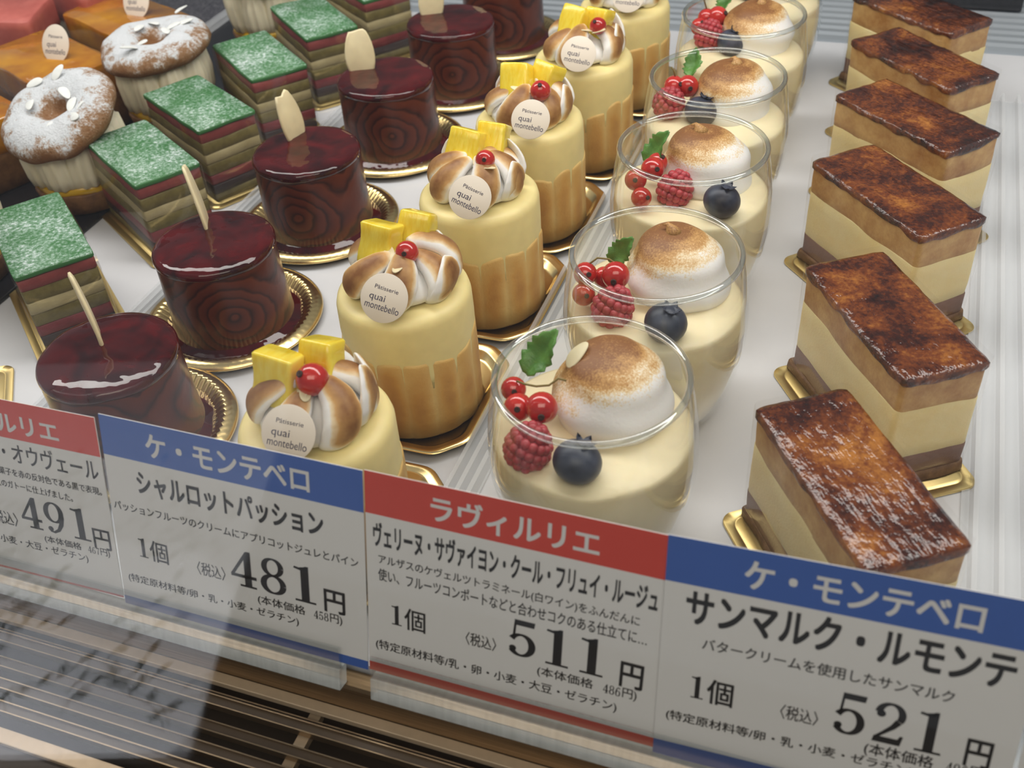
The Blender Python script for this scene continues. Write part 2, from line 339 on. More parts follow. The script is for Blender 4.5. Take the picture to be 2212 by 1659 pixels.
DIG = {
 '1': [poly((0.24, 0.03), (0.43, 0.03), (0.43, 1.0), (0.36, 1.0), (0.24, 0.90)), poly((0.08, 0.90), (0.26, 0.86), (0.26, 0.93), (0.10, 0.955)), poly((0.09, 0), (0.58, 0), (0.58, 0.055), (0.09, 0.055)), poly((0.26, 0.86), (0.40, 0.9), (0.40, 1.0), (0.30, 0.965), (0.22, 0.945))],
 '4': [stroke([(0.43, 0.97), (0.05, 0.30)], [0.075, 0.075]), poly((0.02, 0.245), (0.64, 0.245), (0.64, 0.335), (0.02, 0.335)), poly((0.35, 0.03), (0.52, 0.03), (0.52, 1.0), (0.42, 1.0), (0.35, 0.88)), poly((0.23, 0), (0.63, 0), (0.63, 0.055), (0.23, 0.055))],
 '5': [poly((0.13, 0.85), (0.55, 0.85), (0.57, 1.0), (0.12, 1.0)), poly((0.12, 0.95), (0.17, 0.95), (0.14, 0.50), (0.085, 0.46)), arc(0.28, 0.315, 0.24, 0.285, 150, -150, 0.155, 0.06, ph=0), dot(0.10, 0.20, 0.078)],
 '8': [arc(0.31, 0.745, 0.20, 0.225, 0, 360, 0.135, 0.05), arc(0.31, 0.27, 0.235, 0.24, 0, 360, 0.15, 0.055)],
 '2': [arc(0.30, 0.71, 0.22, 0.25, 175, -32, 0.145, 0.06), stroke([(0.475, 0.575), (0.38, 0.42), (0.22, 0.25), (0.07, 0.10)], [0.14, 0.11, 0.075, 0.06]), poly((0.03, 0.0), (0.56, 0.0), (0.60, 0.24), (0.54, 0.24), (0.50, 0.15), (0.06, 0.15)), dot(0.13, 0.70, 0.085)],
 '6': [arc(0.30, 0.30, 0.22, 0.29, 0, 360, 0.15, 0.05), stroke([(0.075, 0.28), (0.08, 0.45), (0.13, 0.68), (0.22, 0.87), (0.36, 0.965), (0.48, 0.94)], [0.14, 0.15, 0.13, 0.10, 0.07, 0.06]), dot(0.46, 0.87, 0.08)],
 '7': [poly((0.05, 0.85), (0.57, 0.85), (0.57, 1.0), (0.05, 1.0)), poly((0.05, 0.75), (0.10, 0.75), (0.13, 0.86), (0.05, 0.86)), stroke([(0.54, 0.90), (0.38, 0.58), (0.30, 0.30), (0.28, 0.0)], [0.06, 0.09, 0.13, 0.17])],
 '9': [arc(0.30, 0.67, 0.22, 0.30, 0, 360, 0.15, 0.05), stroke([(0.515, 0.72), (0.52, 0.55), (0.48, 0.32), (0.38, 0.13), (0.24, 0.035), (0.12, 0.06)], [0.14, 0.15, 0.13, 0.10, 0.07, 0.06]), dot(0.14, 0.13, 0.08)],
}
def price_glyphs(s):
    vs, fs = [], []
    for i, ch in enumerate(s):
        for v, f in DIG[ch]:
            o = len(vs); vs += [Vector((x+0.735*i, y, z)) for x, y, z in v]; fs += [[o+k for k in q] for q in f]
    return vs, fs
def fit(vs, box, z=0.0):
    x0, x1 = min(v.x for v in vs), max(v.x for v in vs); y0, y1 = min(v.y for v in vs), max(v.y for v in vs)
    return [Vector((box[0]+(v.x-x0)/(x1-x0)*(box[2]-box[0]), box[1]+(v.y-y0)/(y1-y0)*(box[3]-box[1]), z+0.003*v.z)) for v in vs]

# ------------------------------------------------------------------ the case
b = B().add(*box_pts(-75, 45, -3.6, 46.8, -1.4, 0)); tag(obj('display_shelf', b, 'shelf', smooth=False), 'white display shelf that all the cakes and trays stand on', 'shelf', kind='structure')
b = B()
for k in range(9): b.add(*box_pts(-75, 45, 47.6+k*1.0, 48.15+k*1.0, -0.5, 0.15))
b.add(*box_pts(-75, 45, 46.9, 57.5, -1.4, -0.5)); tag(obj('vent_grille', b, 'steel', smooth=False), 'ribbed grey metal air vent along the back edge of the shelf', 'vent')
b = B().add(*box_pts(-75, 45, 57.6, 58.4, -1.4, 32)); tag(obj('wall_back', b, 'panel', smooth=False), 'plain grey back panel of the display case behind the vent', 'wall', kind='structure')
b = B().add(*box_pts(11, 18.1, 53.3, 53.8, 0.16, 12)); tag(obj('dark_panel', b, 'black_tray', smooth=False, bevel=0.1), 'dark grey panel standing on the vent behind the caramel slices', 'panel')
b = B().add(*box_pts(-34.0, -26.3, 3.5, 46.4, 0.01, 0.22)); tag(obj('cake_tray', b, 'black_tray', smooth=False, bevel=0.08), 'glossy black tray under the sugared choux tarts', 'tray')
b = B().add(*box_pts(-58, -34.9, 12, 46.4, 0.01, 0.22)); tag(obj('cake_tray', b, 'granite', smooth=False, bevel=0.08), 'speckled dark grey tray under the apricot and pink cakes', 'tray')
def divider(x, y0, y1, label, w_=1.5):
    b = B()
    prof = [(-w_/2, 0.02), (w_/2, 0.02), (w_/2, 0.10)]
    for k in range(3):
        c = w_/2-(k+0.5)*w_/3; prof += [(c+0.14, 0.10), (c+0.08, 0.55), (c-0.08, 0.55), (c-0.14, 0.10)]
    prof.append((-w_/2, 0.10))
    b.add(*loft([[(px, y, pz) for px, pz in prof] for y in (y0, y1)]))
    tag(obj('acrylic_divider', b, 'ribbed', loc=(x, 0, 0), smooth=False), label, 'divider', 'clear ribbed dividers between the rows')
divider(-0.95, -1.5, 38, 'clear ribbed acrylic strip between the passion charlottes and the dessert glasses', 1.3)
divider(17.0, -1.5, 40.2, 'clear ribbed acrylic strip to the right of the caramel slices', 2.4)
divider(-18.9, 2.0, 38, 'clear ribbed acrylic strip between the green cakes and the chocolate cakes', 1.0)
divider(-34.45, 6, 46, 'clear ribbed acrylic strip between the choux tarts and the apricot cakes', 0.8)
# front ledge and air grille
b = B(); prof = [(-3.7, -0.32), (-4.10, -0.30), (-4.22, -0.36), (-4.28, -0.50), (-4.36, -1.45), (-4.36, -2.4), (-3.7, -2.4)]
b.add(*loft([[(x, py, pz) for py, pz in prof] for x in (-75, 45)])); tag(obj('metal_ledge', b, 'bronze', smooth=False), 'brushed bronze metal ledge in front of the price cards', 'ledge')
g = thing('air_grille', 'bronze slatted air grille sunk below the front ledge', 'grille', (0, 0, 0))
b = B().add(*box_pts(-75, 45, -4.74, -4.37, -1.75, -1.5)); obj('trim_strip', b, 'champagne', g, smooth=False, bevel=0.03)
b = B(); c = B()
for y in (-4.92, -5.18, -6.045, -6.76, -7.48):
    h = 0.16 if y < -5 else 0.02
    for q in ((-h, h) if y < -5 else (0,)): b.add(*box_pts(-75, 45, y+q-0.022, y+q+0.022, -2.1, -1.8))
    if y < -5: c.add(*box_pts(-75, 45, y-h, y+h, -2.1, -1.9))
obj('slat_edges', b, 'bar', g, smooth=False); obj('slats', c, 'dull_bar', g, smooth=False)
b = B().add(*box_pts(-75, 45, -8.62, -8.15, -2.1, -1.75)); obj('trim_strip', b, 'champagne', g, smooth=False, bevel=0.03)
for x in (-26, -2.85, 20):
    b = B().add(*box_pts(x-0.2, x+0.2, -8.2, -4.4, -2.5, -2.18)); obj('crossbar', b, 'champagne', g, smooth=False, bevel=0.02)
b = B().add(*box_pts(-75, 45, -13, -4.3, -4.2, -3.9)); b.add(*box_pts(-75, 45, -13, -8.62, -3.9, -1.9)); b.add(*box_pts(-75, 45, -4.35, -4.2, -3.9, -1.76)); obj('duct', b, 'dark_pit', g, smooth=False)

# ------------------------------------------------------------------ price cards and their holders
TILT = math.radians(16.36); CW = 8.787
def on_card(x0, du=0, dv=0, dn=0):
    up = Vector((0, math.sin(TILT), math.cos(TILT))); nn = Vector((0, -math.cos(TILT), math.sin(TILT)))
    return Vector((x0, -3.983, 0.8))+Vector((du, 0, 0))+up*dv+nn*dn
def price_card(x0, band, label, texts, roll=0.0, dv=0.0, dn=0.0, width=CW, bottom=-0.2):
    p = on_card(x0, 0, dv, dn)
    t = thing('price_card', label, 'price card', p, 0, 'price cards along the front')
    t.rotation_euler = (Matrix.Rotation(PI/2-TILT, 3, 'X') @ Matrix.Rotation(math.radians(roll), 3, 'Z')).to_euler()
    b = B().add(*box_pts(0.01, width-0.01, bottom, 6.67, -0.03, 0)); obj('paper', b, 'paper', t, smooth=False)
    b = B().add(*box_pts(0.01, width-0.01, 5.32, 6.67, 0.001, 0.004)); obj('header_band', b, band, t, smooth=False)
    b = B().add(*box_pts(0.01, width-0.01, bottom, 0.12, 0.001, 0.004)); obj('footer_band', b, band, t, smooth=False)
    for nm, body, bx, bold, mt in texts:
        b = B(); w_ = bx[2]-bx[0]; h_ = bx[3]-bx[1]
        if nm == 'price': vs, fs = price_glyphs(body); b.add(fit(vs, bx, 0.007), fs)
        elif nm == 'quantity_text':
            vs, fs = price_glyphs('1'); b.add(fit(vs, (bx[0], bx[1]+0.08*h_, bx[0]+0.30*w_, bx[3]-0.02*h_), 0.007), fs)
            vs, fs = flat_text('個', bold); b.add(fit(vs, (bx[0]+0.38*w_, bx[1], bx[2], bx[3]), 0.007), fs)
        elif nm == 'base_price_text':
            for q, u0, u1, dv_ in (('(本体価格', 0, 0.57, 0), (body, 0.67, 0.84, 0.1), ('円)', 0.86, 1, 0)):
                vs, fs = price_glyphs(q) if q.isdigit() else flat_text(q, bold)
                b.add(fit(vs, (bx[0]+u0*w_, bx[1]+dv_*h_, bx[0]+u1*w_, bx[3]-dv_*h_), 0.007), fs)
        else: vs, fs = flat_text(body, bold); b.add(fit(vs, bx, 0.007), fs)
        obj(nm, b, mt, t, smooth=False)
def T_(nm, body, bx, bold=0.0, mt='ink'): return (nm, body, bx, bold, mt)
QUAI = 'ケ・モンテベロ'; LAV = 'ラヴィルリエ'
price_card(-0.68, 'red', 'red banded price card reading 511 yen below the front dessert glass', [
    T_('brand_text', LAV, (2.0, 5.52, 6.77, 6.36), 0.022, 'print_white'),
    T_('title_text', 'ヴェリーヌ・サヴァイヨン・クール・フリュイ・ルージュ', (0.24, 4.25, 8.42, 5.09), 0.026),
    T_('description_text', 'アルザスのケヴェルツトラミネール(白ワイン)をふんだんに', (0.39, 3.66, 8.0, 4.03), 0.009),
    T_('description_text', '使い、フルーツコンポートなどと合わせコクのある仕立てに…', (0.37, 3.13, 8.24, 3.56), 0.009),
    T_('quantity_text', '1個', (0.77, 1.63, 1.84, 2.40), 0.008), T_('tax_text', '〈税込〉', (3.09, 1.66, 4.02, 2.12), 0.006),
    T_('price', '511', (4.39, 1.72, 7.13, 2.96)), T_('yen_text', '円', (7.60, 1.60, 8.25, 2.46), 0.02),
    T_('allergen_text', '(特定原材料等/乳・卵・小麦・大豆・ゼラチン)', (0.24, 0.62, 7.6, 1.02), 0.01),
    T_('base_price_text', '486', (5.26, 1.19, 8.12, 1.58), 0.008)])
price_card(-9.467, 'blue', 'blue banded price card reading 481 yen below the front passion charlotte', [
    T_('brand_text', QUAI, (1.6, 5.55, 7.1, 6.36), 0.022, 'print_white'),
    T_('title_text', 'シャルロットパッション', (1.11, 4.15, 7.48, 5.0), 0.026),
    T_('description_text', 'パッションフルーツのクリームにアプリコットジュレとパイン', (0.12, 3.42, 8.56, 3.74), 0.009),
    T_('quantity_text', '1個', (0.85, 1.76, 1.93, 2.55), 0.008), T_('tax_text', '〈税込〉', (2.97, 1.72, 3.99, 2.22), 0.006),
    T_('price', '481', (4.2, 1.70, 7.11, 3.0)), T_('yen_text', '円', (7.38, 1.58, 8.08, 2.40), 0.02),
    T_('allergen_text', '(特定原材料等/卵・乳・小麦・ゼラチン)', (0.29, 0.72, 6.47, 1.08), 0.01),
    T_('base_price_text', '458', (5.08, 1.17, 7.96, 1.55), 0.008)], dn=0.06)
price_card(8.03, 'blue', 'blue banded price card reading 521 yen below the front caramel slice', [
    T_('brand_text', QUAI, (1.96, 5.55, 7.46, 6.38), 0.022, 'print_white'),
    T_('title_text', 'サンマルク・ルモンテ', (0.59, 4.15, 8.36, 5.2), 0.026),
    T_('description_text', 'バタークリームを使用したサンマルク', (1.09, 3.42, 7.18, 3.80), 0.009),
    T_('quantity_text', '1個', (0.9, 1.74, 2.01, 2.55), 0.014), T_('tax_text', '〈税込〉', (3.23, 1.80, 4.18, 2.27), 0.006),
    T_('price', '521', (4.55, 1.77, 7.14, 3.06)), T_('yen_text', '円', (7.67, 1.66, 8.27, 2.52), 0.02),
    T_('allergen_text', '(特定原材料等/卵・乳・小麦・ゼラチン)', (0.3, 0.86, 6.6, 1.24), 0.012),
    T_('base_price_text', '496', (5.38, 1.24, 8.28, 1.70), 0.01)], roll=1.9, dv=0.07, dn=0.07, bottom=-0.4)
price_card(-18.37, 'red', 'red banded price card reading 491 yen at the left end of the row', [
    T_('brand_text', LAV, (2.5, 5.50, 7.29, 6.26), 0.022, 'print_white'),
    T_('title_text', 'リ・オウヴェール', (4.2, 4.45, 8.6, 5.18), 0.008),
    T_('description_text', '典菓子を赤の反対色である黒で表現。', (4.3, 3.92, 8.6, 4.20), 0.009), T_('description_text', '人のガトーに仕上げました。', (4.3, 3.44, 7.4, 3.72), 0.009),
    T_('tax_text', '〈税込〉', (3.75, 1.95, 4.92, 2.48), 0.006), T_('price', '491', (5.12, 2.05, 7.85, 3.24)), T_('yen_text', '円', (7.95, 1.86, 8.62, 2.62), 0.012),
    T_('allergen_text', '(特定原材料等/乳・卵・小麦・大豆・ゼラチン)', (0.3, 1.16, 7.59, 1.52), 0.006), T_('base_price_text', '467', (5.92, 1.58, 8.51, 1.9), 0.006)],
    roll=1.2, dv=-0.42, dn=-0.05, bottom=0.2)
price_card(16.95, 'red', 'edge of a red banded price card cut off at the right', [], roll=2.0, dv=-0.35, dn=-0.02)
def card_holder(x0, x1, label):
    t = thing('card_holder', label, 'card holder', on_card(x0), 0, 'clear acrylic price card holders')
    t.rotation_euler = (PI/2-TILT, 0, 0); L = x1-x0
    b = B(); pf = [(-0.30, 0.16), (0.42, 0.16), (0.50, 0.22), (0.50, 0.30), (-0.30, 0.26)]
    b.add(*loft([[(x, v, n_) for v, n_ in pf] for x in (0, L)])); obj('front_lip', b, 'acrylic', t, smooth=False)
    b = B().add(*box_pts(0, L, -0.30, 5.0, -0.16, -0.09)); obj('back_plate', b, 'acrylic', t, smooth=False)
    b = B().add(*box_pts(0, L, -1.10, -0.30, -0.16, 0.30)); obj('foot', b, 'frosted', t, smooth=False, bevel=0.03)
card_holder(-34, -1.55, 'long clear acrylic holder gripping the 491 and 481 yen cards')
card_holder(-0.52, 30, 'long clear acrylic holder gripping the 511 and 521 yen cards')

# ------------------------------------------------------------------ small garnishes
def berry_currant(parent, loc, r, tilt=(0.6, 0.2), mat='currant', calyx=True):
    b = B().add(*ball(r, 22, 14, (1, 1, 0.97))); o = obj('currant', b, mat, parent, loc); o.rotation_euler = (tilt[0], tilt[1], 0)
    if calyx:
        b = B().add(*lathe([(0.13*r, r*0.93), (0.22*r, r*1.0), (0.20*r, r*1.12), (0.08*r, r*1.05)], 9)); obj('calyx', b, 'calyx', o)
    return o
def raspberry(parent, loc, r, rz=0.0):
    b = B(); rings = [(0.30, 0.95, 6), (0.62, 0.72, 10), (0.88, 0.36, 14), (0.98, -0.05, 15), (0.90, -0.42, 14), (0.66, -0.75, 10)]
    b.add(*ball(r*0.86, 16, 10))
    for q, (rr, z, n) in enumerate(rings):
        for k in range(n):
            a = 2*PI*(k+0.5*(q % 2))/n; b.add(*ball(r*0.235, 8, 6), mat=Matrix.Translation((rr*r*0.84*math.cos(a), rr*r*0.84*math.sin(a), z*r*0.92)))
    o = obj('raspberry', b, 'raspberry', parent, loc); o.rotation_euler = (0.5, 0.3, rz); return o
def blueberry(parent, loc, r, tilt=(-0.3, 0.2)):
    b = B().add(*ball(r, 26, 16, (1, 1, 0.88))); o = obj('blueberry', b, 'blueberry', parent, loc); o.rotation_euler = (tilt[0], tilt[1], 0)
    def rf(t, i, rr, z): return (rr*(1+(0.22*math.cos(5*t) if i in (1, 2) else 0)), z+(0.10*r*math.cos(5*t) if i == 1 else 0))
    b = B().add(*lathe([(0.28*r, 0.84*r), (0.40*r, 0.98*r), (0.30*r, 0.93*r), (0.20*r, 0.84*r)], 20, rf)); obj('calyx', b, 'blueberry', o); return o
def mint(parent, loc, L, rot, fold=0.35):
    b = B(); n = 18; vs = []; m_ = 7
    for i in range(n):
        u = i/(n-1); hw = L*0.36*(math.sin(PI*min(1, u*0.94+0.05))**0.8)*(1-0.35*u)*(1+0.13*((i % 3)-1))+0.01
        for j in range(m_):
            q = (j/(m_-1)-0.5)*2; vs.append((q*hw, u*L, abs(q)*hw*fold+0.25*L*(u-0.5)**2+0.05*L*math.sin(u*11)*abs(q)))
    b.add(vs, grid_faces(n, m_)); o = obj('mint_leaf', b, 'mint', parent, loc); o.rotation_euler = rot
    md = o.modifiers.new('solid', 'SOLIDIFY'); md.thickness = 0.03*S
    return o
def flake_outline(L, W_, seed, notch=0.3):
    rnd = random.Random(seed); pts = []; n = 26
    for i in range(n):
        a = 2*PI*i/n; x = 0.5*W_*math.sin(a); y = L*(0.5-0.5*math.cos(a)); x *= 1.0-0.25*(y/L)
        if notch and abs(i-n/2) <= 2: y -= notch*L*(1-abs(i-n/2-0.3)/3.2)*rnd.uniform(0.6, 1.1)
        pts.append((x, y))
    return pts
def flake(name, parent, loc, L, W_, rot, seed, mat='almond', th=0.09, notch=0.3, curve=0.12):
    pts = flake_outline(L, W_, seed, notch); loops = []
    for z, s_ in ((-th/2, 0.86), (-th/4, 1), (th/4, 1), (th/2, 0.86)):
        loops.append([(x*s_, L*0.5+(y-L*0.5)*(0.5+0.5*s_), z+curve*W_*(x/W_*2)**2) for x, y in pts])
    b = B().add(*loft(loops)); o = obj(name, b, mat, parent, loc); o.rotation_euler = rot; return o
def name_tag(parent, loc, r, roll, pitch=0.95, yaw=0.0, oval=1.0, text=True):
    b = B().add(*lathe([(r*0.97, 0), (r, 0.01), (r, 0.04), (r*0.98, 0.05)], 48)); 
    for v in b.v: v.y *= oval
    o = obj('name_tag', b, 'tag', parent, loc, auto=40)
    o.rotation_euler = (Matrix.Rotation(yaw, 3, 'Z') @ Matrix.Rotation(pitch, 3, 'X') @ Matrix.Rotation(roll, 3, 'Z')).to_euler()
    if text:
        b = B()
        for body, bx in (('Pâtisserie', (-0.50, 0.30, 0.52, 0.46)), ('quai', (-0.62, -0.24, 0.06, 0.10)), ('montebello', (-0.72, -0.52, 0.76, -0.24))):
            vs, fs = flat_text(body, 0.0); b.add(fit(vs, tuple(q*r*(oval if k % 2 else 1) for k, q in enumerate(bx)), 0.055), fs)
        obj('lettering', b, 'tag_ink', o, smooth=False)
    return o

# ------------------------------------------------------------------ passion fruit charlottes
def gold_tray(x, y, label, group):
    hx, hy = 2.98, 3.4
    def outline(s_, z, ch=1.05):
        ax, ay = hx*s_, hy*s_; c_ = ch*s_; pts = []
        cor = [(ax, ay-c_), (ax-c_, ay), (-ax+c_, ay), (-ax, ay-c_), (-ax, -ay+c_), (-ax+c_, -ay), (ax-c_, -ay), (ax, -ay+c_)]
        for i in range(8):
            p0, p1, p2 = Vector(cor[i-1]), Vector(cor[i]), Vector(cor[(i+1) % 8])
            a_ = p1+(p0-p1).normalized()*0.4; c2 = p1+(p2-p1).normalized()*0.4
            for k in range(5):
                u = k/4; q = a_*(1-u)**2+p1*2*u*(1-u)+c2*u*u; pts.append((q.x, q.y, z))
        return pts
    b = B().add(*loft([outline(0.78, 0.02), outline(0.99, 0.34), outline(1.0, 0.40), outline(0.985, 0.45), outline(0.95, 0.46), outline(0.93, 0.42), outline(0.89, 0.40), outline(0.87, 0.36), outline(0.82, 0.14), outline(0.79, 0.10)]))
    tag(obj('gold_tray', b, 'gold', loc=(x, y, 0), auto=60), label, 'cake tray', group)
def petal(b, phi0, rnd, k=1.0, h=1.0, flare=False):
    n, M = 18, 16; vs = []; at = []
    P_ = [(1.72, 0.02), (2.02, 0.36), (1.92, 0.82), (1.50, 1.20), (0.92, 1.42), (0.40, 1.42)]
    Wd = [0.52, 0.80, 0.84, 0.72, 0.50, 0.26]; Th = [0.30, 0.50, 0.56, 0.50, 0.42, 0.30]
    if flare:                                    # a blade of meringue standing up to a thin pointed tip
        P_ = [(1.45, 0.0), (1.80, 0.35), (1.98, 0.80), (2.00, 1.22), (1.95, 1.60), (1.86, 1.90)]
        Wd = [0.60, 0.95, 1.0, 0.85, 0.55, 0.08]; Th = [0.30, 0.40, 0.36, 0.26, 0.16, 0.05]
    def ip(A, u):
        x = u*(len(A)-1); i = min(int(x), len(A)-2); f = x-i; f = f*f*(3-2*f)*0.5+f*0.5; return A[i]*(1-f)+A[i+1]*f
    sw = rnd.uniform(0.35, 0.7)*(0.3 if flare else 1); cut = rnd.uniform(0.05, 0.35)
    pr_ = []
    for i in range(n):
        u = i/(n-1); r = ip([p[0] for p in P_], u)*k; z = ip([p[1] for p in P_], u)*h; ph = phi0+sw*u
        pr_.append((Vector((r*math.cos(ph), r*math.sin(ph), z)), ph, u))
    for i, (c, ph, u) in enumerate(pr_):
        et = Vector((-math.sin(ph), math.cos(ph), 0)); tg = (pr_[min(i+1, n-1)][0]-pr_[max(0, i-1)][0]).normalized(); nn = et.cross(tg)
        if nn.dot(Vector((math.cos(ph), math.sin(ph), 0.6))) < 0: nn = -nn
        for j in range(M):
            s_ = 2*PI*j/M; cs, sn = math.cos(s_), math.sin(s_)
            shp = sn*(0.75+0.25*abs(sn)) if sn > 0 else sn*0.6
            vs.append(c+et*(ip(Wd, u)*k*cs)+nn*(ip(Th, u)*k*shp))
            t = max(0, sn)*1.15-0.10+0.35*cs*cut*3
            t *= min(1, max(0, (u-0.08)*6))*min(1, max(0.45, (1.12-u)*3.0))
            at.append(max(0, min(1, t-0.12)))
    fs = grid_faces(n, M, False, True); fs.append(list(range(M))[::-1]); fs.append([(n-1)*M+q for q in range(M)])
    b.add(vs, fs, at=at)
def charlotte(i, x, y, roll, tg, p1, p2, cu, cr, label):
    rnd = random.Random(50+i)
    gold_tray(x, y+0.2, 'gold foil tray with clipped corners under the '+label.split(',')[0].split(' with ')[0].split(' from ')[0].split(' beside ')[0].split(' near ')[0].split(' at the ')[0].split(' in its ')[0].split(' standing ')[0], 'gold trays under the passion charlottes')
    t = thing('passion_charlotte', label, 'cake', (x, y, 0.10), 0, 'passion fruit charlottes in a row'); R = 2.53
    nf = 15; seg = 180; [rnd.random() for _ in range(nf)]
    b = B(); prof = [(R-0.10, 0.0), (R, 0.12), (R, 0.7), (R, 1.3), (R, 1.9), (R, 2.35), (R, 2.62), (R-0.02, 2.72), (R-0.25, 2.72)]
    vs = []; at = []
    for k in range(seg):
        th = 2*PI*k/seg; fpos = th/(2*PI)*nf; fi = int(fpos) % nf; fr = fpos-int(fpos); arch = math.sin(PI*fr)
        hs = (3.46+0.42*noise.noise(Vector((1.7*math.cos(th), 1.7*math.sin(th), i*2.3)))+0.10*arch**0.5+0.10*noise.noise(Vector((4*math.cos(th), 4*math.sin(th), i*1.7))))/2.72
        for q, (r, z) in enumerate(prof):
            rr = r+(-0.05+0.07*arch**0.5 if 0 < q < 8 else -0.05)+0.02*noise.noise(Vector((th*3, z, i)))
            vs.append((rr*math.cos(th), rr*math.sin(th), z*hs)); at.append(0.55*arch*math.sin(PI*min(1, z/2.72))**0.6+0.25*noise.noise(Vector((th*2.3, z*0.8, i*3.0)))+0.1)
    fs = grid_faces(seg, len(prof), True); fs.append([k*len(prof) for k in range(seg)][::-1])
    b.add(vs, fs, at=at); obj('sponge_wall', b, 'ladyfinger', t)
    b = B().add(*lathe([(R-0.05, 2.4), (R-0.035, 3.0), (R-0.02, 4.2), (R-0.03, 5.05), (R-0.09, 5.28), (R-0.24, 5.42), (R-0.5, 5.46), (0.3, 5.50), (0.01, 5.50)], 72,
        lambda th, q, r, z: (r+0.025*noise.noise(Vector((math.cos(th)*2, math.sin(th)*2, z+i))), z+(0.03*noise.noise(Vector((math.cos(th)*2, math.sin(th)*2, 9+i))) if q > 3 else 0))))
    obj('cream', b, 'passion', t)
    b = B(); c = B(); c_v, c_f = lathe([(1.85, -0.05), (1.8, 0.4), (1.3, 0.95), (0.6, 1.25), (0.01, 1.3)], 32); b.add(c_v, c_f, at=[0.1]*len(c_v))
    for k in range(6): petal(b, 2*PI*(k+0.25)/6+rnd.uniform(-0.12, 0.12)+0.3*i, rnd, rnd.uniform(0.82, 0.92), rnd.uniform(0.85, 1.1))
    for a_ in (-0.05, 0.95, 2.2): petal(b, a_+rnd.uniform(-0.25, 0.25), rnd, rnd.uniform(0.84, 0.94), rnd.uniform(0.75, 1.0), True)
    obj('meringue', b, 'rosette', t, loc=(0, 0.1, 5.47), sub=1)
    for q, pp in enumerate((p1, p2)):
        if not pp: continue
        hx, hy, hz = (0.68, 0.5, 0.82) if q == 0 else (0.60, 0.5, 0.72)
        vs, fs = rough_box(hx, hy, -hz, hz, amp=0.10, seed=i*7+q*3.3, rad=0.14, wob=0.10, nz=5)
        o = obj('pineapple_chunk', B().add(vs, fs), 'pineapple', t, (pp[0], pp[1], pp[2]-0.10)); o.rotation_euler = (rnd.uniform(-0.65, -0.35), rnd.uniform(-0.15, 0.15), rnd.uniform(-0.5, 0.1))
    if cu: berry_currant(t, (cu[0], cu[1], cu[2]-0.1), cr, (0.9+rnd.uniform(-0.4, 0.3), rnd.uniform(-0.6, 0.6)))
    if tg: name_tag(t, (tg[0]+0.14, tg[1]-0.42, tg[2]+0.28), 0.86, roll, 0.92, 0.12)
    for q in range(2):
        a = rnd.uniform(-2.4, -0.6); flake('almond_flake', t, (0.5*math.cos(a)+0.4, 0.9*math.sin(a), 6.95), 0.75, 0.42, (0.3, rnd.uniform(-0.3, 0.3), rnd.uniform(0, 6)), i*9+q, notch=0, th=0.05)
CH = [
 (-4.194, 1.048, -0.09, (0.13, -1.36, 6.15), (-0.89, -0.13, 7.1), (0.1, 0.95, 7.1), (0.40, -0.2, 7.35), 0.52, 'nearest passion charlotte, its foot hidden by the 481 yen card'),
 (-4.436, 8.417, -0.22, (0.26, -1.70, 6.15), (-0.74, 0.21, 7.1), (0.26, 1.25, 7.1), (0.57, -0.34, 7.3), 0.42, 'second passion charlotte from the front of its row'),
 (-4.181, 15.554, -0.36, (0.44, -1.78, 6.15), (-0.65, 0.46, 7.1), (0.24, 1.44, 7.1), (0.65, -0.54, 7.3), 0.40, 'third passion charlotte, its round tag tilted most'),
 (-4.30, 22.381, -0.14, (0.74, -1.76, 6.15), (-0.51, 0.06, 7.1), (0.69, 0.7, 7.1), (0.95, -0.91, 7.3), 0.46, 'fourth passion charlotte from the front of its row'),
 (-3.80, 29.47, -0.16, (0.29, -1.75, 6.15), (-0.41, 0.03, 7.1), (0.71, 0.36, 7.1), (0.93, -0.48, 7.3), 0.42, 'fifth passion charlotte, second last towards the vent'),
 (-3.60, 36.9, -0.08, (0.55, -1.45, 6.15), (-0.41, 0.03, 7.1), (0.71, 0.36, 7.1), (0.93, -0.48, 7.3), 0.42, 'farthest passion charlotte, its top cut by the upper frame'),
]
for i, q in enumerate(CH): charlotte(i, *q)

